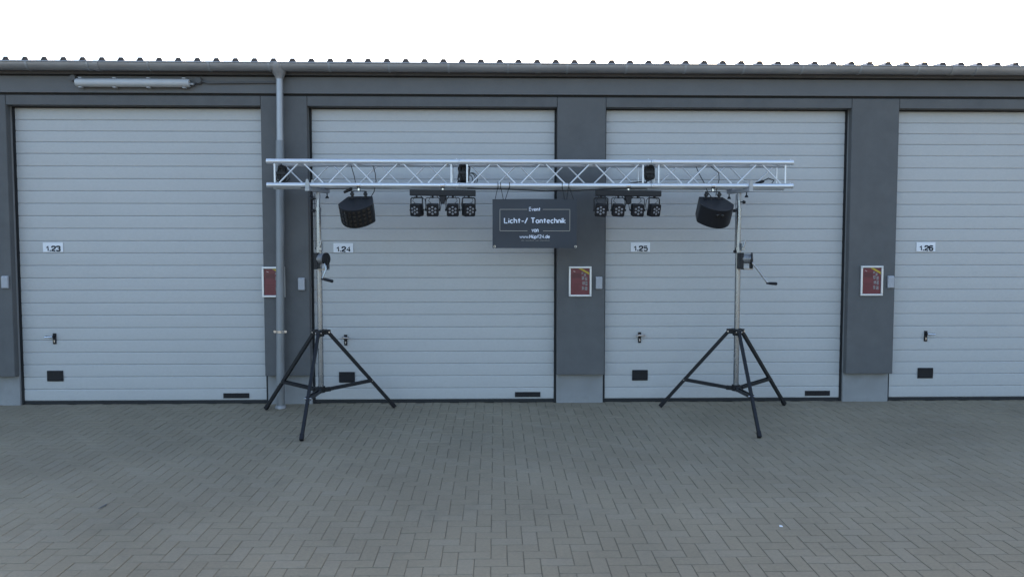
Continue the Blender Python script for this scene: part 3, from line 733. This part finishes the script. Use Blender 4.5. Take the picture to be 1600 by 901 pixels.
lead('long black lead lying along the truss above the banner', [(-.30, -.60, zl - .006), (.1, -.58, zl - .012), (.5, -.60, zl - .030), (.85, -.62, zl - .028), (1.1, -.60, zl - .012), (1.35, -.62, zl - .006), (1.6, -.60, zl - .002)], .006)
lead('short black lead with plug inside the truss above the right light bar', [(1.59, -.55, ZLOW + .05), (1.53, -.55, ZLOW + .055), (1.46, -.56, ZLOW + .045), (1.43, -.57, ZLOW + .02)], .006, ((1.45, -.57, ZLOW + .035), (1.385, -.57, ZLOW + .022)))
lead('black lead with plug inside the right end of the truss', [(2.93, -.56, ZLOW + .03), (2.96, -.56, ZLOW + .075), (2.90, -.56, ZLOW + .095), (2.83, -.56, ZLOW + .06)], .006, ((2.85, -.56, ZLOW + .065), (2.76, -.57, ZLOW + .035)))

# ------------------------------------------------------------------ the banner
bx0, bx1, bz0, bz1, by = -.035, .838, 1.793, 2.297, -.735
cxb, czb = (bx0 + bx1) / 2, (bz0 + bz1) / 2
t = thing('banner', 'dark mesh banner with white lettering hung by cords under the truss', 'banner', (cxb, by, bz0))
nx, nz_ = 28, 14
vs = []; fs = []
wav = lambda u, v: .006 * math.sin(5.2 * u + .6) * (.4 + v) + .004 * math.sin(9 * v + 3 * u)
for s_ in (-.0012, .0012):
    for j in range(nz_ + 1):
        for i in range(nx + 1):
            u, v = i / nx, j / nz_
            vs.append((bx0 + u * (bx1 - bx0) - cxb, wav(u, 1 - v) * .4 + s_, v * (bz1 - bz0) + .004 * math.sin(3.1 * u) * (v > .99)))
W_ = nx + 1; NN = W_ * (nz_ + 1)
for j in range(nz_):
    for i in range(nx):
        a = j * W_ + i; fs += [(a, a + 1, a + W_ + 1, a + W_), (NN + a, NN + a + W_, NN + a + W_ + 1, NN + a + 1)]
MB().add(vs, fs).build('banner_sheet', 'banner', t, smooth=True)
px = lambda p: (p - 92) / 1173 * .873 - .4365; pz = lambda p: (788 - p) / 685 * .504
yl = -.0085
def line_of_text(text, x0, x1, base, cap, r, name='lettering'):
    mb = MB(); lettering(mb, text, (px(x0) + px(x1)) / 2, pz(base), pz(cap) - pz(base), px(x1) - px(x0), yl, r); return mb.build(name, 'text', t)
line_of_text('Event', 602, 755, 264, 217, .0044)
line_of_text('Licht-/', 258, 578, 434, 366, .0060)
line_of_text('Tontechnik', 628, 1108, 434, 366, .0060)
line_of_text('von', 640, 728, 560, 500, .0044)
line_of_text('www.Hüpf24.de', 473, 888, 646, 602, .0042)
mb = MB(); xq = 495                                        # a line of print too small to read
for wl in (34, 0, 118, 0, 42, 0, 140):
    if wl == 0: xq += 16; continue
    e_ = xq + wl
    while xq < e_:
        hgt = random.choice((9, 9, 14)); mb.box(px(xq), px(xq + 4), yl - .0006, yl + .0006, pz(687), pz(687 - hgt)); xq += 11
o = mb.build('small_print', 'tan', t); o['kind'] = 'stuff'
mb = MB(); lw = .0026
for x0, x1, z_ in ((195, 575, 245), (790, 1168, 245), (195, 578, 545), (795, 1168, 545)): mb.box(px(x0), px(x1), yl - .001, yl + .001, pz(z_) - lw, pz(z_) + lw)
for x_ in (195, 1168): mb.box(px(x_) - lw, px(x_) + lw, yl - .001, yl + .001, pz(545) + lw * 1.05, pz(245) - lw * 1.05)
mb.build('printed_border', 'tan', t)
for x_, z_ in ((122, 765), (1250, 765), ):
    pts = [(px(x_) + .010 * math.cos(R(v)), -.006, pz(z_) + .010 * math.sin(R(v))) for v in range(0, 360, 30)]
    MB().tube(pts, .0032, 6, closed=True).build('eyelet', 'steel', t)
def cord(p, q): MB().tube([(p[0], -.005, p[1]), ((p[0] + q[0]) / 2, .005, (p[1] + q[1]) / 2), (q[0], .015, q[1])], .0032, 6).build('cord', 'rope', t)
zt_ = ZLOW - bz0 - .006
for xa, xb_ in ((128, 170), (243, 205), (270, 330), (1095, 1060), (1125, 1150), (1222, 1155)): cord((px(xa), pz(108)), (px(xb_), zt_))
# knots where the cords go round the chord
for xa in (170, 205, 330, 1060, 1152):
    pts = [(px(xa), .015 + (CR + .004) * math.cos(R(v)), zt_ + .006 + (CR + .004) * math.sin(R(v))) for v in range(0, 360, 30)]
    MB().tube(pts, .0032, 6, closed=True).build('cord_loop', 'rope', t)

# ------------------------------------------------------------------ litter on the paving
gx, gy = 1.921, -3.541
MB().add([(-.012, -.010, .0015), (.010, -.013, .003), (.014, .008, .0015), (-.006, .013, .005), (0, 0, .009), (-.012, -.010, 0), (.010, -.013, 0), (.014, .008, 0), (-.006, .013, 0)],
         [(0, 1, 4), (1, 2, 4), (2, 3, 4), (3, 0, 4), (0, 5, 6, 1), (1, 6, 7, 2), (2, 7, 8, 3), (3, 8, 5, 0), (5, 8, 7, 6)]).build('paper_scrap', 'white').location = (gx, gy, SLOPE * gy + .002)
tag(bpy.data.objects['paper_scrap'], 'tiny white paper scrap on the paving before door 1.25', 'litter')
gx, gy = -2.838, -3.084
MB().tube([(0, .05, .006), (.006, .02, .008), (-.004, -.02, .006), (-.010, -.05, .005)], [.003, .005, .004, .002], 6).build('twig', 'core').location = (gx, gy, SLOPE * gy)
tag(bpy.data.objects['twig'], 'short dark twig lying on the paving before door 1.23', 'twig')
